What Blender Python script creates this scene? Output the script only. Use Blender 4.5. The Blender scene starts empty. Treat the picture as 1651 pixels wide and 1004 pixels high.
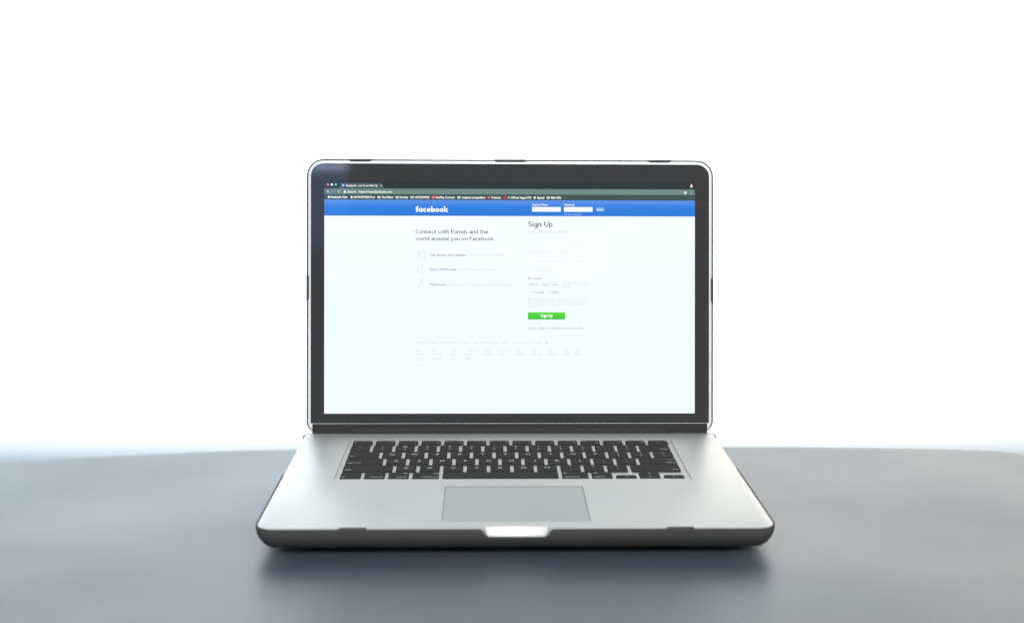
import bpy, bmesh, math
from mathutils import Matrix, Vector

# ------------------------------------------------------------------ camera
scene = bpy.context.scene
MM = 0.001
CAM_F, CAM_X, CAM_Y, CAM_Z = 1901.1 / 1651.0 * 36.0, -21.58, -779.73, 294.25
YAW, PITCH, ROLL = -0.02236, 0.17869, 0.00495


def camera_matrix():
    cy, sy = math.cos(YAW), math.sin(YAW)
    right = Vector((cy, sy, 0)); fwd = Vector((-sy, cy, 0)); up = Vector((0, 0, 1))
    cp, sp = math.cos(PITCH), math.sin(PITCH)
    f2 = fwd * cp - up * sp
    u2 = fwd * sp + up * cp
    cr, sr = math.cos(ROLL), math.sin(ROLL)
    r3 = right * cr + u2 * sr
    u3 = -right * sr + u2 * cr
    m = Matrix((r3, u3, -f2)).transposed().to_4x4()
    m.translation = Vector((CAM_X, CAM_Y, CAM_Z)) * MM
    return m


cam_data = bpy.data.cameras.new('camera')
cam_data.sensor_width = 36.0
cam_data.lens = CAM_F
cam_data.clip_start = 0.01
cam_data.clip_end = 50
cam_data.dof.use_dof = True
cam_data.dof.focus_distance = 1.02
cam_data.dof.aperture_fstop = 5.0
cam = bpy.data.objects.new('camera', cam_data)
scene.collection.objects.link(cam)
cam.matrix_world = camera_matrix()
scene.camera = cam

# ------------------------------------------------------------------ light
scene.view_settings.view_transform = 'Standard'
scene.view_settings.look = 'None'
scene.view_settings.exposure = 0.0
scene.view_settings.gamma = 1.0

world = bpy.data.worlds.new('World')
scene.world = world
world.use_nodes = True
bg = world.node_tree.nodes['Background']
bg.inputs['Color'].default_value = (0.62, 0.84, 1.0, 1)
bg.inputs['Strength'].default_value = 0.55


def area(name, loc, target, size, energy, color, size_y=None):
    d = bpy.data.lights.new(name, 'AREA')
    d.energy = energy
    d.color = color
    d.size = size
    if size_y:
        d.shape = 'RECTANGLE'; d.size_y = size_y
    o = bpy.data.objects.new(name, d)
    scene.collection.objects.link(o)
    o.location = loc
    o.rotation_euler = (Vector(target) - Vector(loc)).to_track_quat('-Z', 'Y').to_euler()
    return o


# soft fills added above the frame to brighten the wall, cool left, warmer right
area('wall_fill_cool', (-0.80, 0.45, 0.64), (-0.82, 1.3, 0.31), 1.7, 33, (0.88, 0.96, 1.0), 0.3)
area('wall_fill_warm', (0.90, 0.45, 0.64), (0.92, 1.3, 0.31), 1.7, 29, (1.0, 0.90, 0.76), 0.3)
# broad soft fill added overhead to brighten the front scoop
area('overhead_fill', (0.0, -0.35, 1.5), (0.0, 0.05, 0.0), 1.2, 2.0, (0.97, 0.98, 1.0), 0.9)
# fill added behind the camera to brighten the lid rim and dark parts
area('front_fill', (0.2, -1.9, 2.1), (0.0, 0.2, 0.1), 1.6, 54, (1.0, 0.96, 0.92), 0.9)
# the bluish window behind the camera, seen in the corner of the glossy bezel
area('window_lamp', (-0.62, -1.90, 0.79), (-0.62, 0.0, 0.79), 0.42, 0.38, (0.12, 0.38, 1.0), 0.22)
area('window_gap_lamp', (-0.62, -1.90, 0.912), (-0.62, 0.0, 0.912), 0.42, 0.34, (0.50, 0.62, 1.0), 0.014)


# ------------------------------------------------------------------ materials
def new_mat(name):
    m = bpy.data.materials.new(name)
    m.use_nodes = True
    nt = m.node_tree
    return m, nt, nt.nodes['Principled BSDF']


def noise_bump(nt, b, scale, strength, distance, detail=6, stretch=(1, 1, 1)):
    tc = nt.nodes.new('ShaderNodeTexCoord')
    mp = nt.nodes.new('ShaderNodeMapping'); mp.inputs['Scale'].default_value = stretch
    nz = nt.nodes.new('ShaderNodeTexNoise'); nz.inputs['Scale'].default_value = scale
    nz.inputs['Detail'].default_value = detail
    bp = nt.nodes.new('ShaderNodeBump'); bp.inputs['Strength'].default_value = strength
    bp.inputs['Distance'].default_value = distance
    nt.links.new(tc.outputs['Object'], mp.inputs['Vector'])
    nt.links.new(mp.outputs['Vector'], nz.inputs['Vector'])
    nt.links.new(nz.outputs['Fac'], bp.inputs['Height'])
    nt.links.new(bp.outputs['Normal'], b.inputs['Normal'])
    return tc, nz


def ramp_to(nt, src, dst, stops):
    r = nt.nodes.new('ShaderNodeValToRGB')
    el = r.color_ramp.elements
    el[0].position, el[0].color = stops[0][0], stops[0][1]
    el[1].position, el[1].color = stops[-1][0], stops[-1][1]
    for p, c in stops[1:-1]:
        e = el.new(p); e.color = c
    nt.links.new(src, r.inputs['Fac'])
    nt.links.new(r.outputs['Color'], dst)
    return r


def plain(name, col, rough, metal=0.0, spec=0.5, bump=None, coat=0.0):
    m, nt, b = new_mat(name)
    b.inputs['Base Color'].default_value = (*col, 1)
    b.inputs['Roughness'].default_value = rough
    b.inputs['Metallic'].default_value = metal
    b.inputs['Specular IOR Level'].default_value = spec
    b.inputs['Coat Weight'].default_value = coat
    if bump:
        noise_bump(nt, b, *bump)
    return m


def aluminium(name, col, rough, metal):
    m, nt, b = new_mat(name)
    b.inputs['Metallic'].default_value = metal
    b.inputs['Roughness'].default_value = rough
    tc, nz = noise_bump(nt, b, 2600, 0.12, 0.00004, 2)
    n2 = nt.nodes.new('ShaderNodeTexNoise'); n2.inputs['Scale'].default_value = 14
    n2.inputs['Detail'].default_value = 3
    nt.links.new(tc.outputs['Object'], n2.inputs['Vector'])
    c0 = tuple(x * 0.965 for x in col); c1 = tuple(min(1, x * 1.03) for x in col)
    ramp_to(nt, n2.outputs['Fac'], b.inputs['Base Color'], [(0.3, (*c0, 1)), (0.7, (*c1, 1))])
    return m


def emitter(name, col, strength=1.0):
    """a lit screen pixel colour behind glossy glass"""
    m, nt, b = new_mat(name)
    b.inputs['Base Color'].default_value = (0.01, 0.01, 0.012, 1)
    b.inputs['Roughness'].default_value = 0.06
    b.inputs['Emission Color'].default_value = (*col, 1)
    b.inputs['Emission Strength'].default_value = strength
    return m


def srgb(r, g, b):
    def f(c):
        c /= 255.0
        return c / 12.92 if c <= 0.04045 else ((c + 0.055) / 1.055) ** 2.4
    return (f(r), f(g), f(b))


ALU = aluminium('bead_blasted_aluminium', (0.555, 0.545, 0.52), 0.47, 0.62)
ALU_RIM = aluminium('polished_aluminium_rim', (0.96, 0.965, 0.965), 0.35, 0.1)
PAD = plain('trackpad_glass', (0.31, 0.335, 0.335), 0.30, 0.85)
BLACK_GLASS = plain('black_bezel_glass', (0.047, 0.041, 0.038), 0.05, 0, 0.35)
SHELL = plain('black_matte_plastic_shell', (0.098, 0.090, 0.085), 0.85, 0, 0.03, (1800, 0.15, 0.00003, 3))
HINGE = plain('black_hinge_plastic', (0.050, 0.045, 0.043), 0.7, 0, 0.05)
KEYM = plain('black_key_plastic', (0.052, 0.048, 0.045), 0.8, 0, 0.02, (2500, 0.1, 0.00002, 2))
LEGEND = plain('key_legend_print', (0.42, 0.44, 0.44), 0.6)
RUBBER = plain('rubber', (0.03, 0.03, 0.03), 0.8)


def table_material():
    m, nt, b = new_mat('grey_satin_tabletop')
    b.inputs['Specular IOR Level'].default_value = 0.9
    tc = nt.nodes.new('ShaderNodeTexCoord')
    mp = nt.nodes.new('ShaderNodeMapping'); mp.inputs['Scale'].default_value = (1.0, 1.6, 1.0)
    nt.links.new(tc.outputs['Object'], mp.inputs['Vector'])
    big = nt.nodes.new('ShaderNodeTexNoise'); big.inputs['Scale'].default_value = 3.6
    big.inputs['Detail'].default_value = 5; big.inputs['Roughness'].default_value = 0.55
    nt.links.new(mp.outputs['Vector'], big.inputs['Vector'])
    ramp_to(nt, big.outputs['Fac'], b.inputs['Base Color'],
            [(0.30, (0.046, 0.066, 0.086, 1)), (0.5, (0.058, 0.076, 0.094, 1)), (0.72, (0.080, 0.091, 0.103, 1))])
    sm = nt.nodes.new('ShaderNodeTexNoise'); sm.inputs['Scale'].default_value = 5.0
    sm.inputs['Detail'].default_value = 4
    nt.links.new(mp.outputs['Vector'], sm.inputs['Vector'])
    mr = nt.nodes.new('ShaderNodeMapRange')
    mr.inputs['From Min'].default_value = 0.3; mr.inputs['From Max'].default_value = 0.7
    mr.inputs['To Min'].default_value = 0.38; mr.inputs['To Max'].default_value = 0.46
    nt.links.new(sm.outputs['Fac'], mr.inputs['Value'])
    nt.links.new(mr.outputs['Result'], b.inputs['Roughness'])
    fine = nt.nodes.new('ShaderNodeTexNoise'); fine.inputs['Scale'].default_value = 900
    fine.inputs['Detail'].default_value = 3
    nt.links.new(tc.outputs['Object'], fine.inputs['Vector'])
    wav = nt.nodes.new('ShaderNodeTexNoise'); wav.inputs['Scale'].default_value = 7
    wav.inputs['Detail'].default_value = 2
    nt.links.new(mp.outputs['Vector'], wav.inputs['Vector'])
    b1 = nt.nodes.new('ShaderNodeBump'); b1.inputs['Strength'].default_value = 0.35
    b1.inputs['Distance'].default_value = 0.002
    nt.links.new(wav.outputs['Fac'], b1.inputs['Height'])
    b2 = nt.nodes.new('ShaderNodeBump'); b2.inputs['Strength'].default_value = 0.25
    b2.inputs['Distance'].default_value = 0.0001
    nt.links.new(fine.outputs['Fac'], b2.inputs['Height'])
    nt.links.new(b1.outputs['Normal'], b2.inputs['Normal'])
    nt.links.new(b2.outputs['Normal'], b.inputs['Normal'])
    return m


TABLE = table_material()
WALL = plain('white_wall_paint', (0.86, 0.87, 0.88), 0.9, 0, 0.1, (60, 0.1, 0.002, 8))



# ------------------------------------------------------------------ mesh helpers (all lengths in mm)
def link(o, parent=None):
    scene.collection.objects.link(o)
    if parent:
        o.parent = parent
    return o


ROOT = (0.0, 120.0, -21.0)     # the laptop's base on the table


def from_bm(name, bm, mat, parent=None, origin=None, smooth=False):
    """bm in laptop millimetres; origin = where the object's own origin sits (laptop mm)"""
    org = Vector(origin if origin is not None else ROOT)
    bm.transform(Matrix.Translation(-org))
    bm.transform(Matrix.Scale(MM, 4))
    me = bpy.data.meshes.new(name)
    bm.to_mesh(me); bm.free()
    me.materials.append(mat)
    if smooth:
        me.polygons.foreach_set('use_smooth', [True] * len(me.polygons))
        try:
            me.set_sharp_from_angle(angle=math.radians(38))
        except Exception:
            pass
    o = bpy.data.objects.new(name, me)
    link(o, parent)
    o['_org'] = tuple(org)
    po = Vector(parent['_org']) if parent else Vector((0, 0, 0))
    o.location = (org - po) * MM
    return o


def rrect(x0, x1, y0, y1, r, n=6, rb=None):
    """rounded rectangle outline, anticlockwise; r = radius at y0 corners, rb at y1 corners"""
    rb = r if rb is None else rb
    pts = []
    for cx, cy, rr, a0 in ((x1 - r, y0 + r, r, -90), (x1 - rb, y1 - rb, rb, 0),
                           (x0 + rb, y1 - rb, rb, 90), (x0 + r, y0 + r, r, 180)):
        for k in range(n + 1):
            a = math.radians(a0 + 90.0 * k / n)
            pts.append((cx + rr * math.cos(a), cy + rr * math.sin(a)))
    return pts


def loft(bm, rings, cap0=True, cap1=True):
    """rings: lists of 3-D points of equal length"""
    vs = [[bm.verts.new(p) for p in ring] for ring in rings]
    n = len(vs[0])
    for a, b in zip(vs[:-1], vs[1:]):
        for i in range(n):
            bm.faces.new((a[i], a[(i + 1) % n], b[(i + 1) % n], b[i]))
    if cap0:
        bm.faces.new(list(reversed(vs[0])))
    if cap1:
        bm.faces.new(vs[-1])
    bmesh.ops.recalc_face_normals(bm, faces=bm.faces)
    return vs


def rr_loft(x0, x1, y0, y1, r, prof, n=6, rb=None, close=True):
    """prof: (outward offset, z) list"""
    bm = bmesh.new()
    rb = r if rb is None else rb
    rings = []
    for off, z in prof:
        ri = max(r + off, 0.3); rbi = max(rb + off, 0.3)
        rings.append([(x, y, z) for x, y in rrect(x0 - off, x1 + off, y0 - off, y1 + off, ri, n, rbi)])
    loft(bm, rings, close, close)
    return bm


def prism(bm, outline, lo, hi, axis):
    """outline of 2-D points extruded along an axis between lo and hi"""
    def p3(p, t):
        return {'x': (t, p[0], p[1]), 'y': (p[0], t, p[1]), 'z': (p[0], p[1], t)}[axis]
    a = [bm.verts.new(p3(p, lo)) for p in outline]
    b = [bm.verts.new(p3(p, hi)) for p in outline]
    n = len(outline)
    fs = [bm.faces.new((a[i], a[(i + 1) % n], b[(i + 1) % n], b[i])) for i in range(n)]
    fs += [bm.faces.new(list(reversed(a))), bm.faces.new(b)]
    bmesh.ops.recalc_face_normals(bm, faces=bm.faces)


def temp_obj(bm):
    me = bpy.data.meshes.new('cutter')
    bm.transform(Matrix.Scale(MM, 4))
    bm.to_mesh(me); bm.free()
    o = bpy.data.objects.new('cutter', me)
    link(o)
    return o


def cut(bm, cutters):
    """bm minus cutters, back as bmesh in mm"""
    base = temp_obj(bm)
    cs = [temp_obj(c) for c in cutters]
    for c in cs:
        md = base.modifiers.new('cut', 'BOOLEAN')
        md.object = c; md.operation = 'DIFFERENCE'; md.solver = 'EXACT'
    dg = bpy.context.evaluated_depsgraph_get()
    dg.update()
    me = bpy.data.meshes.new_from_object(base.evaluated_get(dg))
    out = bmesh.new(); out.from_mesh(me)
    out.transform(Matrix.Scale(1000, 4))
    bpy.data.meshes.remove(me)
    for o in [base] + cs:
        md = o.data
        bpy.data.objects.remove(o)
        bpy.data.meshes.remove(md)
    return out


_text_cache = {}


def text_mesh(body, bold=0.0, space=1.0):
    if isinstance(bold, tuple):          # (stroke weight, letter gap, single-storey a)
        return stroke_text(body, *bold)
    key = (body, bold, space)
    if key in _text_cache:
        return _text_cache[key]
    cu = bpy.data.curves.new('txt', 'FONT')
    cu.body = body
    cu.size = 1.0
    cu.offset = bold
    cu.space_character = space
    cu.resolution_u = 3
    o = bpy.data.objects.new('txt', cu)
    link(o)
    dg = bpy.context.evaluated_depsgraph_get(); dg.update()
    me = bpy.data.meshes.new_from_object(o.evaluated_get(dg))
    vs = [tuple(v.co) for v in me.vertices]
    fs = [tuple(p.vertices) for p in me.polygons]
    bpy.data.meshes.remove(me)
    bpy.data.objects.remove(o); bpy.data.curves.remove(cu)
    _text_cache[key] = (vs, fs)
    return vs, fs


def arc(cx, cy, rx, ry, a0, a1, n=14):
    return [(cx + rx * math.cos(math.radians(a0 + (a1 - a0) * i / n)), cy + ry * math.sin(math.radians(a0 + (a1 - a0) * i / n))) for i in range(n + 1)]


def glyph(c, h, geo):
    """centre-line strokes of a humanist sans letter, half stroke weight h; returns strokes, advance"""
    X, C, A, G = 0.50, 0.70, 0.75, -0.20
    bw = 0.44
    l, r = h, bw - h
    m = (l + r) / 2
    rx, ry = (r - l) / 2, X / 2 - h
    yc = X / 2
    S = []
    adv = bw
    if c == 'o':
        S = [arc(m, yc, rx, ry, 0, 360, 24)]
    elif c == 'c':
        S = [arc(m + .01, yc, rx, ry, 52, 308, 20)]; adv = bw - .06
    elif c == 'e':
        S = [arc(m, yc, rx, ry, 0, 318, 22), [(l, yc), (r + h * .6, yc)]]
    elif c in 'bp':
        S = [[(l, A if c == 'b' else X), (l, 0 if c == 'b' else G)], arc(m, yc, rx, ry, 0, 360, 24)]
    elif c in 'dgq':
        S = [arc(m, yc, rx, ry, 0, 360, 24)]
        if c == 'd':
            S.append([(r, 0), (r, A)])
        else:
            S.append([(r, X), (r, G + .13)] + arc(m, G + .13, rx, .13 - h, 0, -140, 10))
    elif c == 'a':
        if geo:
            S = [arc(m, yc, rx, ry, 0, 360, 24), [(r, 0), (r, X)]]
        else:
            r2 = r - .03
            S = [[(r2, 0), (r2, X - .15)] + arc((l + r2) / 2 + .01, X - .15, (r2 - l) / 2 - .01, .15 - h, 0, 140, 10),
                 arc((l + r2) / 2, .15, (r2 - l) / 2, .15 - h, 0, 360, 20)]
            adv = bw - .03
    elif c in 'nhu':
        if c == 'u':
            S = [[(l, X), (l, .17)] + arc(m, .17, rx, .17 - h, 180, 350, 12), [(r, X), (r, 0)]]
        else:
            S = [[(l, 0), (l, X if c == 'n' else A)], [(r, 0), (r, X - .17)] + arc(m, X - .17, rx, .17 - h, 0, 170, 12)]
        adv = bw
    elif c == 'r':
        S = [[(l, 0), (l, X)], arc(l + .17, X - .19, .17, .19 - h, 170, 75, 8)]; adv = .27
    elif c == 'i':
        S = [[(l, 0), (l, X)], [(l, .61), (l, .61 + 2 * h)]]; adv = 2 * h
    elif c == 'l':
        S = [[(l, 0), (l, A)]]; adv = 2 * h
    elif c == 't':
        S = [[(.1, .64), (.1, .13)] + arc(.1 + .13, .13, .13, .13 - h, 180, 285, 8), [(0, X - h), (.27, X - h)]]; adv = .28
    elif c == 'f':
        S = [[(.11, 0), (.11, A - .14)] + arc(.11 + .14, A - .14, .14, .14 - h, 180, 80, 8), [(0, X - h), (.26, X - h)]]; adv = .26
    elif c == 'k':
        S = [[(l, 0), (l, A)], [(.40, X), (l + h, .22)], [(.15, .28), (.42, 0)]]; adv = .42
    elif c == 's':
        S = [arc(.18, X - .135, .14, .135 - h, 35, 265, 12) + arc(.18, .135, .15, .135 - h, 85, -145, 12)]; adv = .36
    elif c == 'w':
        S = [[(.02, X), (.17, 0), (.33, X - .03), (.49, 0), (.64, X)]]; adv = .66
    elif c == 'y':
        S = [[(.02, X), (.23, .02)], [(.44, X), (.20, -.1), (.14, G + h), (.04, G + h)]]; adv = .46
    elif c == '.':
        S = [[(l, 0), (l, 2 * h)]]; adv = 2 * h
    elif c == 'C':
        S = [arc(.31, C / 2, .31 - h, C / 2 - h, 50, 310, 22)]; adv = .54
    elif c == 'F':
        S = [[(l, 0), (l, C)], [(l, C - h), (.42, C - h)], [(l, .37), (.38, .37)]]; adv = .42
    elif c == 'S':
        S = [arc(.24, C - .185, .20, .185 - h, 40, 262, 14) + arc(.24, .185, .21, .185 - h, 82, -140, 14)]; adv = .48
    elif c == 'U':
        S = [[(l, C), (l, .24)] + arc(.29, .24, .29 - h, .24 - h, 180, 360, 16) + [(.58 - h, C)]]; adv = .58
    elif c == ' ':
        adv = .20
    return S, adv


def stroke_text(body, weight, gap=0.085, geo=False):
    """letters drawn as ribbons of even weight"""
    vs, fs = [], []
    x = 0.0
    h = weight / 2
    for c in body:
        S, adv = glyph(c, h, geo)
        for st in S:
            pts = [Vector((p[0], p[1])) for p in st]
            closed = (pts[0] - pts[-1]).length < 1e-5 and len(pts) > 4
            if closed:
                pts = pts[:-1]
            n = len(pts)
            base = len(vs)
            for i in range(n):
                if closed:
                    d = pts[(i + 1) % n] - pts[i - 1]
                    mit = 1.0
                else:
                    d0 = (pts[i] - pts[i - 1]).normalized() if i > 0 else None
                    d1 = (pts[i + 1] - pts[i]).normalized() if i < n - 1 else None
                    d = (d0 or d1) + (d1 or d0)
                    mit = 1.0 if (d0 is None or d1 is None) else min(1.8, 1.0 / max(0.3, (d.length / 2)))
                d = d.normalized()
                nn = Vector((-d.y, d.x)) * h * mit
                for sgn in (1, -1):
                    q = pts[i] + nn * sgn
                    vs.append((x + q.x, q.y, 0.0))
            for i in range(n if closed else n - 1):
                j = (i + 1) % n
                fs.append((base + 2 * i, base + 2 * i + 1, base + 2 * j + 1, base + 2 * j))
        x += adv + gap
    return vs, fs


def add_text(bm, body, x, y, height, width=None, align='l', bold=0.0, space=1.0, frame=None, z=0.0):
    """text whose capitals are `height` tall, baseline at y; squeezed to `width` when given"""
    vs, fs = text_mesh(body, bold, space)
    if not vs:
        return
    xs = [v[0] for v in vs]
    x0, x1 = min(xs), max(xs)
    s = height / 0.70
    sx = s if width is None else width / max(1e-6, (x1 - x0))
    w = (x1 - x0) * sx
    ox = {'l': x, 'c': x - w / 2, 'r': x - w}[align]
    nv = []
    for vx, vy, _ in vs:
        px, py = ox + (vx - x0) * sx, y + vy * s
        nv.append(bm.verts.new(frame(px, py, z) if frame else (px, py, z)))
    for f in fs:
        try:
            bm.faces.new([nv[i] for i in f])
        except ValueError:
            pass


# ------------------------------------------------------------------ the wall and the table
def build_wall():
    bm = bmesh.new()
    # roll-back added below table height, shaped so the wall fades into shade
    prof = [(WALL_Y + 400, 2400), (WALL_Y, 2400), (WALL_Y, ROLL_Z)]
    R = 140.0
    for k in range(1, 25):
        a = math.radians(3.0 * k)
        prof.append((WALL_Y + R * (1 - math.cos(a)), ROLL_Z - R * math.sin(a)))
    prof += [(WALL_Y + R * 0.8, -800), (WALL_Y + 400, -800)]
    prism(bm, prof, -6000, 6000, 'x')
    w = from_bm('wall', bm, WALL, None, (0, WALL_Y, -800), smooth=True)
    w['kind'] = 'structure'
    return w


WALL_Y = 1300.0
ROLL_Z = -282.0
build_wall()

def catmull(pts, n=8):
    out = []
    N = len(pts)
    for i in range(N):
        p0, p1, p2, p3 = (Vector(pts[(i + k - 1) % N]) for k in range(4))
        for k in range(n):
            t = k / n
            out.append(0.5 * ((2 * p1) + (-p0 + p2) * t + (2 * p0 - 5 * p1 + 4 * p2 - p3) * t * t
                              + (-p0 + 3 * p1 - 3 * p2 + p3) * t ** 3))
    return out


def build_table():
    zt = -21.0
    ctrl = [(-640, 150), (-560, 196), (-450, 226.5), (-382, 237.5), (-319, 248), (-265, 255.3), (-193, 261), (0, 265.5),
            (200, 266.4), (300, 264), (388, 259.5), (428, 256), (450, 252), (470, 242), (492, 215), (512, 160), (520, 60), (522, -120),
            (515, -330), (470, -430), (380, -470), (0, -480), (-500, -470), (-660, -420), (-715, -300), (-725, -60), (-700, 80)]
    ctrl = [(x, y + (13 if y > 150 else 0)) for x, y in ctrl]
    out = catmull(ctrl, 6)
    n = len(out)
    nrm = []
    for i in range(n):
        t = out[(i + 1) % n] - out[i - 1]
        nrm.append(Vector((-t.y, t.x)).normalized())
    # clockwise order -> outward normal is (-ty, tx)
    bm = bmesh.new()
    R = 9.0
    rings = []
    for k in range(7):
        a = math.radians(15 * k)
        ins = 24.0 * (1 - math.sin(a))
        z = zt - 8.0 * (1 - math.cos(a))
        rings.append((ins, z))
    rings += [(0, zt - 26), (6, zt - 32)]
    pts3 = []
    for ins, z in rings:
        pts3.append([(p.x - q.x * ins, p.y - q.y * ins, z) for p, q in zip(out, nrm)])
    loft(bm, pts3)
    t = from_bm('table', bm, TABLE, None, (-100, -100, zt - 32), smooth=True)
    t['label'] = 'dark grey satin table with rounded far corners under the laptop'
    t['category'] = 'table'
    return t


build_table()

# ------------------------------------------------------------------ the laptop
root = bpy.data.objects.new('laptop', None)
link(root)
root.location = Vector(ROOT) * MM
root['_org'] = ROOT
root['label'] = 'open silver laptop in a black shell showing a white page with blue header'
root['category'] = 'laptop'

HW = 182.0
D = 238.2
FR = 13.0       # front corner radius
RR_ = 8.0       # rear corner radius

# --- base body with recessed keyboard well, trackpad pocket and front scoop
body = rr_loft(-HW, HW, 0, D, FR, [(-16, -15.6), (-10.5, -15.0), (-6.2, -12.4), (-2.6, -8.5), (-0.7, -5.6), (0, -3.4), (0, -0.9), (-0.25, -0.3), (-0.8, 0)], 8, RR_)
KX0, KX1, KY0, KY1 = -136.7, 136.7, 110.8, 213.6
WELL_Z = -1.3
well = rr_loft(KX0 - 4.2, KX1 + 4.2, KY0 - 1.6, KY1 + 3.0, 2.4, [(0, WELL_Z), (0, 5)], 4)
TX = 52.6
TY0, TY1 = 14.6, 91.0
pad_cut = rr_loft(-TX - 0.5, TX + 0.5, TY0 - 0.5, TY1 + 0.5, 3.2, [(0, -1.0), (0, 5)], 4)


def scoop_cutter():
    bm = bmesh.new()
    rings = []
    # concave thumb scoop: sections across x, widening upwards
    for hw, y, z in ((17.5, 0.2, -7.2), (20.0, 1.0, -6.0), (21.5, 2.3, -4.0), (22.5, 3.6, -1.8), (23.3, 4.6, 0.0), (23.3, 4.6, 3.0)):
        rings.append([(-hw, -6, z), (hw, -6, z), (hw, y - 0.8, z), (hw - 1.6, y, z), (-hw + 1.6, y, z), (-hw, y - 0.8, z)])
    loft(bm, rings)
    return bm


body = cut(body, [well, pad_cut, scoop_cutter()])
body_o = from_bm('base_body', body, ALU, root, smooth=True)

# --- trackpad
pad = rr_loft(-TX, TX, TY0, TY1, 2.8, [(0, -1.0), (0, -0.42), (-0.25, -0.2)], 4)
from_bm('trackpad', pad, PAD, root, (0, (TY0 + TY1) / 2, -1.0))

# --- keys
U = 19.0
GAP = 3.0
PY = 18.5
KD = 15.7
KTOP = 0.25
_key_meshes = {}


def key_bm(w, d, r=1.6):
    bm = bmesh.new()
    rings = []
    for ins, z in ((0.0, WELL_Z + 0.02), (0.0, KTOP - 0.35), (0.14, KTOP - 0.1), (0.5, KTOP)):
        rr = max(r - ins, 0.4)
        rings.append([(x, y, z) for x, y in rrect(-w / 2 + ins, w / 2 - ins, -d / 2 + ins, d / 2 - ins, rr, 3)])
    loft(bm, rings)
    return bm


def add_key(cx, cy, w, d, legends, r=1.6):
    """legends: list of (text, x fraction -1..1, y fraction -1..1, cap height mm, align)"""
    kk = (round(w, 2), round(d, 2), r)
    if kk not in _key_meshes:
        bm = key_bm(w, d, r)
        bm.transform(Matrix.Scale(MM, 4))
        me = bpy.data.meshes.new('key')
        bm.to_mesh(me); bm.free()
        me.materials.append(KEYM)
        _key_meshes[kk] = me
    o = bpy.data.objects.new('key', _key_meshes[kk])
    link(o, root)
    o['_org'] = (cx, cy, 0)
    o.location = (Vector((cx, cy, 0)) - Vector(ROOT)) * MM
    if legends:
        bm = bmesh.new()
        for t, fx, fy, h, al in legends:
            if t in SHAPES:
                SHAPES[t](bm, cx + fx * (w / 2 - 1.6), cy + fy * (d / 2 - 1.6), h)
            else:
                ax = {'l': cx - w / 2 + 1.7, 'r': cx + w / 2 - 1.7, 'c': cx + fx * (w / 2)}[al]
                add_text(bm, t, ax, cy + fy * (d / 2 - 1.6) - h / 2, h, None, al, 0.018, z=KTOP + 0.04)
        from_bm('key_legend', bm, LEGEND, o, (cx, cy, 0))
    return o


def tri(dirn):
    def f(bm, x, y, h):
        pts = {'up': [(-.6, -.5), (.6, -.5), (0, .5)], 'dn': [(-.6, .5), (0, -.5), (.6, .5)],
               'lf': [(.5, -.6), (.5, .6), (-.5, 0)], 'rt': [(-.5, -.6), (.5, 0), (-.5, .6)]}[dirn]
        bm.faces.new([bm.verts.new((x + a * h, y + b * h, KTOP + 0.04)) for a, b in pts])
    return f


def cmd_shape(bm, x, y, h):
    z = KTOP + 0.04
    def ring(cx, cy, r, w=0.16 * 1.0):
        n = 10
        a = [bm.verts.new((cx + r * math.cos(2 * math.pi * k / n), cy + r * math.sin(2 * math.pi * k / n), z)) for k in range(n)]
        b = [bm.verts.new((cx + (r - w * h) * math.cos(2 * math.pi * k / n), cy + (r - w * h) * math.sin(2 * math.pi * k / n), z)) for k in range(n)]
        for k in range(n):
            bm.faces.new((a[k], a[(k + 1) % n], b[(k + 1) % n], b[k]))
    for sx in (-1, 1):
        for sy in (-1, 1):
            ring(x + sx * 0.36 * h, y + sy * 0.36 * h, 0.2 * h, 0.09)
    t = 0.05 * h
    q = 0.2 * h
    for (ax, ay, bx, by) in ((-q - t, -q - t, q + t, -q + t), (-q - t, q - t, q + t, q + t)):
        bm.faces.new([bm.verts.new((x + px, y + py, z)) for px, py in ((ax, ay), (bx, ay), (bx, by), (ax, by))])
        bm.faces.new([bm.verts.new((x + px, y + py, z)) for px, py in ((ay, ax), (by, ax), (by, bx), (ay, bx))])


SHAPES = {'^up': tri('up'), '^dn': tri('dn'), '^lf': tri('lf'), '^rt': tri('rt'), '^cmd': cmd_shape}


def row(y, spec):
    x = KX0
    for width_u, legends in spec:
        w = width_u * U - GAP
        add_key(x + w / 2, y, w, KD, legends)
        x += width_u * U


def sym(top, bot):
    return [(top, 0, 0.58, 2.7, 'c'), (bot, 0, -0.55, 2.7, 'c')]


def let(c):
    return [(c, 0, 0.05, 4.0, 'c')]


y0 = KY0 + KD / 2
y1 = y0 + PY; y2 = y1 + PY; y3 = y2 + PY; y4 = y3 + PY
FD = KY1 - (y4 + KD / 2 + 2.7)
y5 = KY1 - FD / 2
WD = 2.1      # cap height of words on the modifier keys
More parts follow.
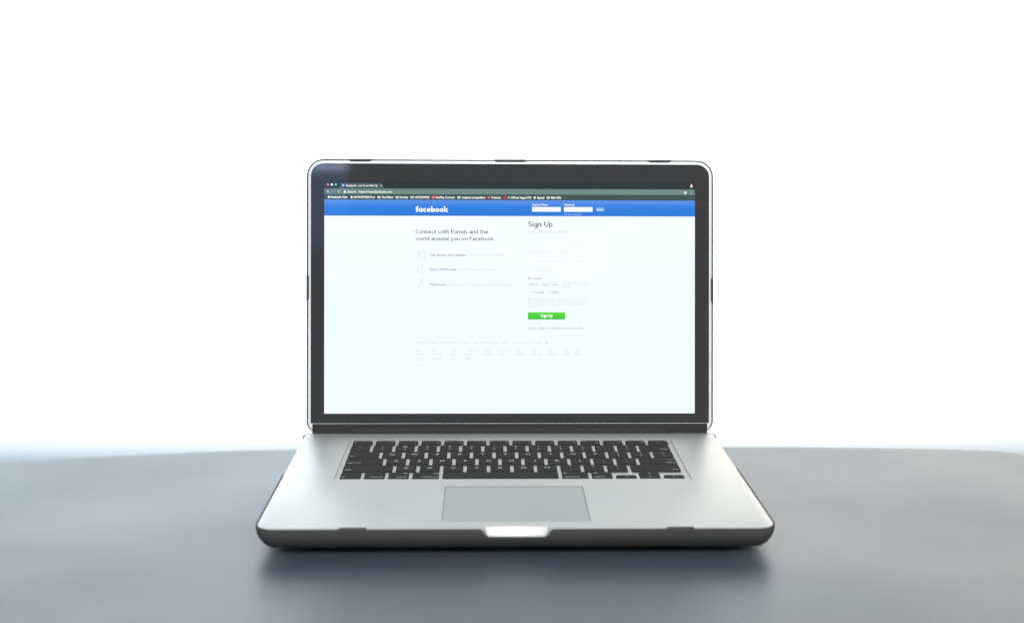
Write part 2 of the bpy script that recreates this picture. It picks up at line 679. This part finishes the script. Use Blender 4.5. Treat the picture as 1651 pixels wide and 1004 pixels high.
# number row
nums = [('~', '`'), ('!', '1'), ('@', '2'), ('#', '3'), ('$', '4'), ('%', '5'), ('^', '6'), ('&', '7'), ('*', '8'), ('(', '9'), (')', '0'), ('_', '-'), ('+', '=')]
row(y4, [(1, sym(*n)) for n in nums] + [(1.5, [('delete', 0, -0.75, WD, 'r')])])
row(y3, [(1.5, [('tab', 0, -0.75, WD, 'l')])] + [(1, let(c)) for c in 'QWERTYUIOP'] + [(1, sym('{', '[')), (1, sym('}', ']')), (1, sym('|', '\\'))])
row(y2, [(1.75, [('caps lock', 0, -0.75, WD, 'l')])] + [(1, let(c)) for c in 'ASDFGHJKL']
    + [(1, sym(':', ';')), (1, sym('"', "'")), (1.75, [('enter', 0, 0.55, 1.5, 'r'), ('return', 0, -0.75, WD, 'r')])])
row(y1, [(2.25, [('shift', 0, -0.75, WD, 'l')])] + [(1, let(c)) for c in 'ZXCVBNM']
    + [(1, sym('<', ',')), (1, sym('>', '.')), (1, sym('?', '/')), (2.25, [('shift', 0, -0.75, WD, 'r')])])
x = KX0
for wu, lg in ((1, [('fn', 0, -0.75, WD, 'l')]), (1, [('control', 0, -0.75, WD, 'r')]),
               (1, [('alt', 0, 0.75, WD, 'r'), ('option', 0, -0.75, WD, 'r')]),
               (1.25, [('^cmd', 0.9, 0.70, 3.0, 'r'), ('command', 0, -0.75, WD, 'r')]), (5, []),
               (1.25, [('^cmd', -0.9, 0.70, 3.0, 'l'), ('command', 0, -0.75, WD, 'l')]),
               (1, [('alt', 0, 0.75, WD, 'l'), ('option', 0, -0.75, WD, 'l')])):
    w = wu * U - GAP
    add_key(x + w / 2, y0, w, KD, lg)
    x += wu * U
HK = KD / 2 - 0.35
add_key(x + 8, y0 - KD / 2 + HK / 2, 16, HK, [('^lf', 0, 0, 1.8, 'c')], 2.2); x += U
add_key(x + 8, y0 + KD / 2 - HK / 2, 16, HK, [('^up', 0, 0, 1.8, 'c')], 1.6)
add_key(x + 8, y0 - KD / 2 + HK / 2, 16, HK, [('^dn', 0, 0, 1.8, 'c')], 1.6); x += U
add_key(x + 8, y0 - KD / 2 + HK / 2, 16, HK, [('^rt', 0, 0, 1.8, 'c')], 2.2)
# function row
fu = (KX1 - KX0 + GAP) / 14
for i in range(14):
    w = fu - GAP
    lg = [('esc', 0, -0.2, 1.5, 'l')] if i == 0 else ([('F%d' % i, 0, -0.3, 1.3, 'r')] if i < 13 else [('eject', 0, -0.2, 1.2, 'c')])
    add_key(KX0 + i * fu + w / 2, y5, w, FD, lg)

# --- hard shell round the base
EDGE_Z = -0.5
outer = rr_loft(-HW, HW, 0, D, FR, [(-18, -18.0), (-10.5, -17.3), (-6.4, -15.6), (-3.2, -12.8), (-1.1, -9.8), (0.4, -6.8), (1.05, -3.8), (1.1, -1.0), (0.95, -0.15), (0.6, 0.0)], 8, RR_)
inner = rr_loft(-HW, HW, 0, D, FR, [(-14, -16.2), (-9.8, -15.4), (-5.6, -12.8), (-2.0, -8.6), (-0.3, -5.6), (0.12, -3.4), (0.12, 3)], 8, RR_)


def poly_prism(outline, lo, hi, axis):
    bm = bmesh.new()
    prism(bm, outline, lo, hi, axis)
    return bm


notch = poly_prism([(-25.5, 3), (-25.5, 0.0), (-24.4, -0.6), (-23.0, -3.6), (-21.5, -5.6), (-19.2, -6.7), (19.2, -6.7), (21.5, -5.6), (23.0, -3.6), (24.4, -0.6), (25.5, 0.0), (25.5, 3)],
                   -20, 2.5, 'y')
ports = []
for s in (-1, 1):
    ya = 134.0 if s > 0 else 121.0
    ports.append(poly_prism([(ya, 3), (ya + 3.5, -4.5), (ya + 8, -9.0), (220, -9.0), (226, -4.5), (229, 3)], min(s * (HW - 7), s * (HW + 9)), max(s * (HW - 7), s * (HW + 9)), 'x'))
rear = poly_prism([(-172, 3), (-172, -9), (172, -9), (172, 3)], D - 5, D + 12, 'y')
shell = cut(outer, [inner, notch, rear] + ports)
shell_o = from_bm('case_shell', shell, SHELL, root, smooth=True)


def front_clip(x0, x1):
    bm = bmesh.new()
    rings = []
    for y, z in ((-1.35, -2.4), (-1.45, -0.6), (-1.3, 0.5), (-0.6, 0.95), (0.9, 0.95), (1.7, 0.7), (1.8, 0.05), (0.3, -0.25), (-0.25, -1.4)):
        t = 1.6 if z < -0.1 else 0.0
        rings.append((y, z, t))
    L = [bm.verts.new((x0 + (0 if z < 0.2 else 1.6), y, z)) for y, z, t in rings]
    R = [bm.verts.new((x1 - (0 if z < 0.2 else 1.6), y, z)) for y, z, t in rings]
    n = len(L)
    for i in range(n):
        bm.faces.new((L[i], L[(i + 1) % n], R[(i + 1) % n], R[i]))
    bm.faces.new(list(reversed(L))); bm.faces.new(R)
    bmesh.ops.recalc_face_normals(bm, faces=bm.faces)
    return bm


for xa, xb in ((-124.0, -104.0), (104.5, 124.2)):
    from_bm('clip', front_clip(xa, xb), SHELL, shell_o, ((xa + xb) / 2, 0, 0))

for fx in (-150, 150):
    for fy in (22, 215):
        bm = bmesh.new()
        bmesh.ops.create_cone(bm, cap_ends=True, segments=24, radius1=7, radius2=7.5, depth=3.2,
                              matrix=Matrix.Translation((fx, fy, -19.4)))
        from_bm('rubber_foot', bm, RUBBER, root, (fx, fy, -21))

# --- lid
TILT = 0.1792
LO = Vector((0.4, 239.6, -0.2))
AX = Vector((1, 0, 0)); AH = Vector((0, math.sin(TILT), math.cos(TILT))); AN = Vector((0, -math.cos(TILT), math.sin(TILT)))


def lid3(x, h, n=0.0):
    return tuple(LO + AX * x + AH * h + AN * n)


def lid_loft(x0, x1, h0, h1, r, prof, seg=8, rlow=None):
    bm = bmesh.new()
    rl = r if rlow is None else rlow
    rings = []
    for off, n in prof:
        rings.append([lid3(x, h, n) for x, h in rrect(x0 - off, x1 + off, h0 - off, h1 + off, max(rl + off, .3), seg, max(r + off, .3))])
    loft(bm, rings)
    return bm


SX = 180.9
lid_bm = lid_loft(-SX, SX, 1.0, 243.1, 13.6,
                  [(-9, -6.6), (-3.5, -6.0), (-0.7, -4.2), (0.0, -2.6), (0.0, -1.0), (-0.15, -0.4), (-0.45, -0.1), (-0.9, 0.0)], 8, 9)
lid_o = from_bm('lid', lid_bm, ALU_RIM, root, tuple(LO), smooth=True)
glass = lid_loft(-178.3, 178.3, 8.7, 240.4, 11.2, [(-0.3, -0.5), (0.0, 0.12), (-0.15, 0.25)], 8, 1.0)
from_bm('bezel_glass', glass, BLACK_GLASS, root, lid3(0, 8.7))
strip = lid_loft(-176.8, 176.8, -4.0, 8.3, 1.0, [(0, -3.5), (0, 0.1), (-0.2, 0.2)], 3, 4.0)
from_bm('lid_foot_strip', strip, HINGE, root, lid3(0, 1.6))

# hinge cover
hb = bmesh.new()
bmesh.ops.create_cone(hb, cap_ends=True, segments=40, radius1=5.6, radius2=5.6, depth=283.0,
                      matrix=Matrix.Translation((0.6, 242.2, -0.6)) @ Matrix.Rotation(math.radians(90), 4, 'Y'))
from_bm('hinge_cover', hb, HINGE, root, (0.6, 242.2, -0.6), smooth=True)

# lid shell
lo = lid_loft(-SX, SX, 1.6, 243.1, 13.6, [(-6, -8.0), (-1.5, -7.2), (0.6, -5.0), (1.25, -2.6), (1.25, -0.9), (0.9, -0.55)], 8, 9)
li = lid_loft(-SX, SX, 1.6, 243.1, 13.6, [(-8, -6.7), (-3.4, -6.1), (-0.55, -4.3), (0.12, -2.7), (0.12, 4)], 8, 9)
lowcut = bmesh.new()
prism(lowcut, [lid3(0, -8, -20)[1:], lid3(0, 3.2, -20)[1:], lid3(0, 3.2, 5)[1:], lid3(0, -8, 5)[1:]], -172, 172, 'x')
lshell = from_bm('lid_case_shell', cut(lo, [li, lowcut]), SHELL, root, tuple(LO), smooth=True)


def lid_clip(a, b, side):
    """hooked tab along an edge: side 't' top, 'l' left, 'r' right"""
    bm = bmesh.new()
    prof = [(1.45, -3.5), (1.5, -0.4), (1.2, 0.55), (-0.8, 0.55), (-1.0, 0.1), (0.15, -0.1), (0.2, -3.4)]
    ends = []
    for t, sgn in ((a, 1), (b, -1)):
        vs = []
        for off, n in prof:
            tt = t + sgn * (1.8 if off < 0.1 else 0.0)
            if side == 't':
                p = lid3(tt - LO.x, 243.1 + off, n)
            elif side == 'l':
                p = lid3(-SX - off, tt, n)
            else:
                p = lid3(SX + off, tt, n)
            vs.append(bm.verts.new(p))
        ends.append(vs)
    L, R = ends
    n = len(L)
    for i in range(n):
        bm.faces.new((L[i], L[(i + 1) % n], R[(i + 1) % n], R[i]))
    bm.faces.new(list(reversed(L))); bm.faces.new(R)
    bmesh.ops.recalc_face_normals(bm, faces=bm.faces)
    c = Vector((0, 0, 0))
    for v in bm.verts:
        c += v.co
    from_bm('clip', bm, SHELL, lshell, tuple(c / len(bm.verts)))


lid_clip(-144.3, -123.5, 't'); lid_clip(-14.4, 14.4, 't'); lid_clip(124.0, 144.3, 't')
lid_clip(118.3, 141.3, 'l'); lid_clip(116.2, 139.8, 'r')

# ------------------------------------------------------------------ the display and the page on it
DW, DH = 331.7, 207.3
DX0, DH0 = -165.85 - 0.4, 17.4       # lower left corner of the lit panel in lid coordinates


def su(u):      # picture columns on the display -> mm from its left edge
    return (u - 522.5) / 597.5 * DW


def sv(v):      # rows -> mm from its top edge
    return (v - 293.0) / 373.0 * DH


def scr(x, y, z=0.0):
    """display coordinates: x right, y DOWN from the top edge, z layer"""
    return lid3(DX0 + x, DH0 + DH - y, 0.27 + z)


def scr_up(x, y, z=0.0):
    """same but y measured up from the bottom, for text"""
    return lid3(DX0 + x, DH0 + y, 0.27 + z)


def page_material():
    """white page whose background shades from white to a pale blue, as the page itself is drawn"""
    m, nt, b = new_mat('screen_page')
    b.inputs['Base Color'].default_value = (0.01, 0.01, 0.012, 1)
    b.inputs['Roughness'].default_value = 0.06
    tc = nt.nodes.new('ShaderNodeTexCoord')
    sep = nt.nodes.new('ShaderNodeSeparateXYZ')
    nt.links.new(tc.outputs['Object'], sep.inputs['Vector'])
    mr = nt.nodes.new('ShaderNodeMapRange')
    mr.inputs['From Min'].default_value = 0.0
    mr.inputs['From Max'].default_value = DH * MM * math.cos(TILT)
    nt.links.new(sep.outputs['Z'], mr.inputs['Value'])
    f = lambda v: (666 - v) / 373.0
    W1 = (*srgb(246, 255, 255), 1); W2 = (*srgb(241, 252, 253), 1); W0 = (*srgb(250, 255, 255), 1)
    ramp_to(nt, mr.outputs['Result'], b.inputs['Emission Color'],
            [(0.0, W1), (f(546.5), W1), (f(545.5), W2), (f(470), (*srgb(245, 254, 255), 1)), (f(360), W0)])
    b.inputs['Emission Strength'].default_value = 0.98
    return m


PAGE = page_material()
C_STRIP = emitter('screen_tab_strip', srgb(34, 36, 36))
C_TAB = emitter('screen_tab', srgb(62, 82, 82))
C_TOOL = emitter('screen_toolbar', srgb(98, 124, 118))
C_OMNI = emitter('screen_address_field', srgb(108, 136, 130))
C_BOOK = emitter('screen_bookmark_bar', srgb(58, 76, 74))
C_WHITE = emitter('screen_white', (1.0, 1.0, 1.0), 1.0)
C_SOFTWHITE = emitter('screen_soft_white', srgb(205, 218, 216))
C_RED = emitter('screen_red', srgb(240, 110, 120))
C_RED2 = emitter('screen_dark_red', srgb(205, 50, 55))
C_GREEN = emitter('screen_green_dot', srgb(90, 220, 120))
C_FAVB = emitter('screen_pale_blue', srgb(150, 195, 250))
C_LOGIN = emitter('screen_login_button', srgb(120, 175, 245))
C_TXT = emitter('screen_dark_text', srgb(88, 122, 118))
C_TXT2 = emitter('screen_mid_text', srgb(140, 165, 163))
C_TXT3 = emitter('screen_light_text', srgb(190, 212, 212))
C_TXT4 = emitter('screen_faint_text', srgb(212, 229, 229))
C_ICON = emitter('screen_icon', srgb(212, 238, 244))
C_FIELD = emitter('screen_field_edge', srgb(250, 255, 255))


def grad_emitter(name, v0, v1, c0, c1, mid=None):
    m, nt, b = new_mat(name)
    b.inputs['Base Color'].default_value = (0.01, 0.01, 0.012, 1)
    b.inputs['Roughness'].default_value = 0.06
    tc = nt.nodes.new('ShaderNodeTexCoord')
    sep = nt.nodes.new('ShaderNodeSeparateXYZ')
    nt.links.new(tc.outputs['Generated'], sep.inputs['Vector'])
    st = [(0.0, (*c1, 1)), (1.0, (*c0, 1))]
    if mid:
        st.insert(1, (mid[0], (*mid[1], 1)))
    ramp_to(nt, sep.outputs['Z'], b.inputs['Emission Color'], st)
    b.inputs['Emission Strength'].default_value = 1.0
    return m


C_HEAD = grad_emitter('screen_blue_header', 0, 0, srgb(92, 146, 234), srgb(30, 116, 214), (0.55, srgb(36, 122, 224)))
C_BTN = grad_emitter('screen_green_button', 0, 0, srgb(84, 222, 50), srgb(60, 190, 34))

disp_bm = bmesh.new()


def quad(bm, x0, y0, x1, y1, z=0.0, r=0.0, seg=3):
    """rectangle in display mm (y down), optional rounded corners"""
    if r > 0:
        pts = rrect(x0, x1, y0, y1, r, seg)
    else:
        pts = [(x0, y0), (x1, y0), (x1, y1), (x0, y1)]
    bm.faces.new([bm.verts.new(scr(px, py, z)) for px, py in reversed(pts)])


quad(disp_bm, 0, 0, DW, DH)
display = from_bm('display', disp_bm, PAGE, root, scr(0, DH))


def sub(name, bm, mat, label=None):
    for f in bm.faces:
        if f.normal.length == 0:
            f.normal_update()
    o = from_bm(name, bm, mat, display, scr(0, DH))
    if label:
        o['label'] = label
    return o


def rects(name, mat, lst, z=0.04, r=0.0, label=None):
    bm = bmesh.new()
    for u0, v0, u1, v1 in lst:
        quad(bm, su(u0), sv(v0), su(u1), sv(v1), z, r)
    return sub(name, bm, mat, label)


def texts(name, mat, lst, z=0.10, bold=0.0, label=None, space=1.0):
    """lst: (string, u left, v baseline, cap height in picture px, u right or None)"""
    k = DW / 597.5
    bm = bmesh.new()
    for s, u, v, h, u2 in lst:
        add_text(bm, s, su(u), DH - sv(v), h * k, None if u2 is None else (u2 - u) * k, 'l', bold, space, scr_up, z)
    return sub(name, bm, mat, label)


# browser chrome
rects('tab_strip', C_STRIP, [(522.5, 293, 1120, 305)], 0.03)
bm = bmesh.new()
bm.faces.new([bm.verts.new(scr(su(u), sv(v), 0.06)) for u, v in ((545, 305.2), (618.5, 305.2), (614.5, 296), (549.5, 296))])
bmesh.ops.recalc_face_normals(bm, faces=bm.faces)
sub('tab', bm, C_TAB)
rects('toolbar', C_TOOL, [(522.5, 304.8, 1120, 314.2)], 0.04)
rects('address_field', C_OMNI, [(552, 306.0, 1109, 313.4)], 0.06, 0.6)
rects('bookmark_bar', C_BOOK, [(522.5, 314.0, 1120, 323)], 0.05)


def dots(name, lst, mat, z=0.09):
    bm = bmesh.new()
    for u, v, r in lst:
        n = 12
        k = DW / 597.5
        bm.faces.new([bm.verts.new(scr(su(u) + r * k * math.cos(2 * math.pi * i / n), sv(v) - r * k * math.sin(2 * math.pi * i / n), z)) for i in range(n)])
    return sub(name, bm, mat)


dots('window_button', [(528.0, 298.8, 1.9)], C_RED)
dots('window_button', [(534.4, 298.8, 1.9)], C_WHITE)
dots('window_button', [(540.8, 298.8, 1.9)], C_GREEN)
rects('tab_icon', C_FAVB, [(550.8, 298.0, 554.2, 301.8)], 0.09)
texts('tab_title', C_WHITE, [('Facebook - Log In or Sign Up', 557, 301.8, 3.4, 608), ('x', 612.2, 301.6, 3.2, 614.8)], bold=0.02)
texts('address_text', C_WHITE, [('Secure', 559.5, 311.8, 3.5, 573), ('https://www.facebook.com', 577.5, 311.8, 3.5, 631)], bold=0.02)
rects('padlock_icon', C_WHITE, [(553.6, 309.6, 556.8, 312.2), (554.4, 308.0, 556.0, 309.8)], 0.09)
texts('navigation_arrows', C_WHITE, [('<', 526.5, 311.8, 3.6, 529.5)], bold=0.03)
texts('forward_arrow', C_TXT2, [('>', 536, 311.8, 3.6, 539)], bold=0.01)


def ring_flat(name, u, v, r, w, mat, a0=0, a1=300):
    bm = bmesh.new()
    k = DW / 597.5
    n = 14
    pr = None
    for i in range(n + 1):
        a = math.radians(a0 + (a1 - a0) * i / n)
        p = [bm.verts.new(scr(su(u) + q * k * math.cos(a), sv(v) - q * k * math.sin(a), 0.09)) for q in (r, r - w)]
        if pr:
            bm.faces.new((pr[0], p[0], p[1], pr[1]))
        pr = p
    return sub(name, bm, mat)


ring_flat('reload_icon', 545.8, 310.0, 2.1, 0.8, C_SOFTWHITE)
dots('star_icon', [(1104.4, 310.2, 2.0)], C_WHITE)
dots('menu_icon', [(1114.6, 307.8, 0.65), (1114.6, 310.0, 0.65), (1114.6, 312.2, 0.65)], C_SOFTWHITE)
dots('profile_icon', [(1114.4, 297.6, 1.2)], C_WHITE)
rects('profile_icon', C_WHITE, [(1112.6, 299.0, 1116.2, 301.4)], 0.09, 0.3)
# bookmarks
marks = [('i', 527.5, 'Facebook Chat', 532.5, 559.5), ('i', 564, 'NATIONWIDE Pool', 569.5, 603.5), ('f', 607.5, 'The Killers', 614, 633),
         ('f', 636.5, 'Grumby', 643, 657), ('f', 660.5, 'NATIONWIDE', 667.5, 691), ('r', 695, 'FanPlay Connect', 701.5, 732),
         ('f', 736, 'creative competition', 743, 781), ('p', 784.6, 'Presents', 791, 806), ('d', 810, '+1 Off Las Vegas LIVE', 817, 855),
         ('i', 858.5, 'Speed', 864.5, 876), ('f', 880, 'Mail GIFs', 887, 903.5)]
texts('bookmark_text', C_WHITE, [(t, a, 320.4, 3.3, b) for _, _, t, a, b in marks], bold=0.035)
rects('bookmark_icon', C_WHITE, [(u + .6, 317.2, u + 3.6, 320.6) for k, u, *_ in marks if k == 'i'], 0.09, 0.3)
rects('folder_icon', C_SOFTWHITE, [(u, 317.0, u + 5, 320.8) for k, u, *_ in marks if k == 'f'], 0.09, 0.2)
rects('red_bookmark_icon', C_RED, [(695, 316.6, 700.4, 321.0)], 0.09, 0.4)
dots('round_bookmark_icon', [(786.6, 318.9, 1.9)], C_RED)
rects('red_bookmark_icon', C_RED2, [(810.4, 316.6, 814.8, 321.0)], 0.09, 0.3)

# page header
rects('page_header', C_HEAD, [(522.5, 322.9, 1120, 348.6)], 0.04)
# the rounded bold wordmark
texts('header_wordmark', C_WHITE, [('facebook', 669, 342.4, 8.6, 721.3)], bold=(0.155, 0.03, True))
texts('header_text', C_WHITE, [('Email or Phone', 857, 331.6, 3.1, 881.5), ('Password', 908.5, 331.6, 3.1, 924.5)], bold=0.03)
texts('header_link', C_FAVB, [('Forgot account?', 908.5, 346.6, 2.9, 935)], bold=0.02)
rects('header_field', C_WHITE, [(856.5, 333.8, 902.8, 341.4)], 0.09)
rects('header_field', C_WHITE, [(907.8, 333.8, 954.2, 341.4)], 0.09)
texts('header_field_text', C_TXT4, [('name@example.com', 859, 339.0, 2.4, 892)], 0.14)
rects('log_in_button', C_LOGIN, [(959.8, 334.4, 973, 340.6)], 0.09, 0.4)
texts('log_in_text', C_WHITE, [('Log In', 961.5, 339.2, 3.0, 971.5)], 0.14, 0.02)

# left column
texts('headline', C_TXT, [('Connect with friends and the', 669, 377.0, 6.3, 785.5), ('world around you on Facebook.', 669, 388.2, 6.3, 795.8)], bold=(0.105, 0.085, False))
texts('feature_heading', C_TXT2, [('See photos and updates', 692, 413.0, 3.9, 750.5), ("Share what's new", 692, 436.2, 3.9, 735),
                                  ('Find more', 692, 460.4, 3.9, 717)], bold=0.018)
texts('feature_text', C_TXT3, [('from friends in News Feed.', 755, 413.0, 3.6, 812), ('in your life on your Timeline.', 739, 436.2, 3.6, 798),
                               ("of what you're looking for with Facebook Search.", 721, 460.4, 3.6, 825)])


def icon_lines(name, segs):
    bm = bmesh.new()
    for (ua, va, ub, vb), w in segs:
        a = Vector((su(ua), sv(va))); b = Vector((su(ub), sv(vb)))
        d = (b - a).normalized() * 0.0
        nrm = Vector((-(b - a).y, (b - a).x)).normalized() * w * 0.5 * DW / 597.5
        bm.faces.new([bm.verts.new(scr(p.x, p.y, 0.09)) for p in (a + nrm, b + nrm, b - nrm, a - nrm)])
    return sub(name, bm, C_ICON)


def box_lines(u0, v0, u1, v1, w):
    return [((u0, v0, u1, v0), w), ((u0, v1, u1, v1), w), ((u0, v0, u0, v1), w), ((u1, v0, u1, v1), w)]


icon_lines('photo_icon', box_lines(672, 404.5, 684.5, 416.5, 1.3) + [((672.8, 408, 684, 408), 1), ((674, 411.5, 677, 411.5), 4.5), ((679.5, 411, 684, 411), 1), ((679.5, 414, 684, 414), 1)])
icon_lines('share_icon', box_lines(672, 428, 684.5, 440, 1.1) + [((675, 434, 681.5, 434), 1), ((678.2, 430.5, 678.2, 437.5), 1), ((672, 431, 684.5, 431), .8)])
icon_lines('search_icon', [((678, 451, 678, 458), 1.2), ((678, 458, 673, 464), 1.2), ((678, 458, 683.5, 464), 1.2)] + box_lines(676, 450, 680, 453.5, 1)
           + box_lines(671, 462, 675, 465.5, 1) + box_lines(681.5, 462, 685.5, 465.5, 1))

# right column
texts('form_heading', C_TXT, [('Sign Up', 850, 365.6, 8.4, 889.5)], bold=(0.11, 0.08, False))
texts('form_subheading', C_TXT3, [("It's free and always will be.", 850, 375.6, 4.4, 916)])
rects('form_field', C_FIELD, [(850, 384.5, 909.5, 395.5)], 0.06, 0.8)
rects('form_field', C_FIELD, [(912.5, 384.5, 972, 395.5)], 0.06, 0.8)
for v in (399.5, 414.5, 429.5):
    rects('form_field', C_FIELD, [(850, v, 972, v + 11.5)], 0.06, 0.8)
texts('form_field_text', C_TXT4, [('First name', 854, 391.4, 3.6, 880), ('Last name', 917, 391.4, 3.6, 944),
                                  ('Mobile number or email', 854, 406.8, 3.6, 913), ('Re-enter mobile number or email', 854, 422.0, 3.6, 938.5),
                                  ('New password', 854, 437.0, 3.6, 893)])
texts('birthday_heading', C_TXT2, [('Birthday', 850, 450.4, 4.0, 871.5)])
texts('birthday_choice', C_TXT2, [('Month', 852.5, 460.0, 3.2, 868), ('Day', 873, 460.0, 3.2, 883), ('Year', 888, 460.0, 3.2, 900)])
texts('birthday_question', C_TXT3, [('Why do I need to provide my', 905, 457.8, 2.9, 950), ('birthday?', 905, 462.4, 2.9, 918)])
texts('gender_choice', C_TXT2, [('Female', 858, 472.8, 3.7, 876), ('Male', 888.5, 472.8, 3.7, 900)])
ring_flat('radio_button', 853.5, 471.0, 1.7, 0.5, C_TXT4, 0, 360)
ring_flat('radio_button', 884.5, 471.0, 1.7, 0.5, C_TXT4, 0, 360)
texts('terms_text', C_TXT3, [('By clicking Sign Up, you agree to our Terms and', 850, 482.8, 2.8, 946), ('that you have read our Data Policy, including', 850, 487.0, 2.8, 937),
                             ('our Cookie Use. You may receive notifications', 850, 491.2, 2.8, 943), ('by SMS.', 850, 495.6, 2.8, 863)])
rects('sign_up_button', C_BTN, [(849.8, 503.2, 910.0, 514.8)], 0.09, 0.7)
texts('sign_up_button_text', C_WHITE, [('Sign Up', 870, 511.2, 5.0, 890)], 0.14, (0.14, 0.07, False))
texts('create_page_text', C_TXT2, [('Create a Page for a celebrity, band or business.', 850, 530.2, 3.3, 940)])
# footer
texts('language_text', C_TXT3, [(s, u, 553.4, 3.2, u2) for s, u, u2 in
                                (('English (US)', 669, 690), ('Español', 693, 706), ('Français (France)', 710, 738), ('Polski', 741, 757),
                                 ('Italiano', 762, 771), ('Português (Brasil)', 774, 802), ('Deutsch', 806, 818), ('Türkçe', 822, 832),
                                 ('Svenska', 835, 848), ('Dansk', 851, 858), ('Suomi', 862, 873))])
rects('add_language_button', C_TXT4, [(877.5, 549.5, 882.5, 554.0)], 0.09, 0.3)
cols = [(669, ('Sign Up', 'Locations', 'Cookies')), (694, ('Log In', 'Celebrities', 'AdChoices')), (724.5, ('Messenger', 'Groups', 'Terms')),
        (749.5, ('Facebook Lite', 'Moments', 'Help')), (779, ('Mobile', 'Instagram')), (803, ('Find Friends', 'About')), (830, ('Badges', 'Create Ad')),
        (853.5, ('People', 'Create Page')), (880, ('Pages', 'Developers')), (906.5, ('Places', 'Careers')), (925.5, ('Games', 'Privacy'))]
texts('footer_link', C_TXT3, [(s, u, 566.0 + 6.3 * i, 2.9, u + 1.72 * len(s)) for u, c in cols for i, s in enumerate(c)])
texts('copyright_text', C_TXT4, [('Facebook © 2017', 669, 589.6, 2.9, 695)])

# tidy: helper values used only while building
for o in scene.objects:
    if '_org' in o:
        del o['_org']
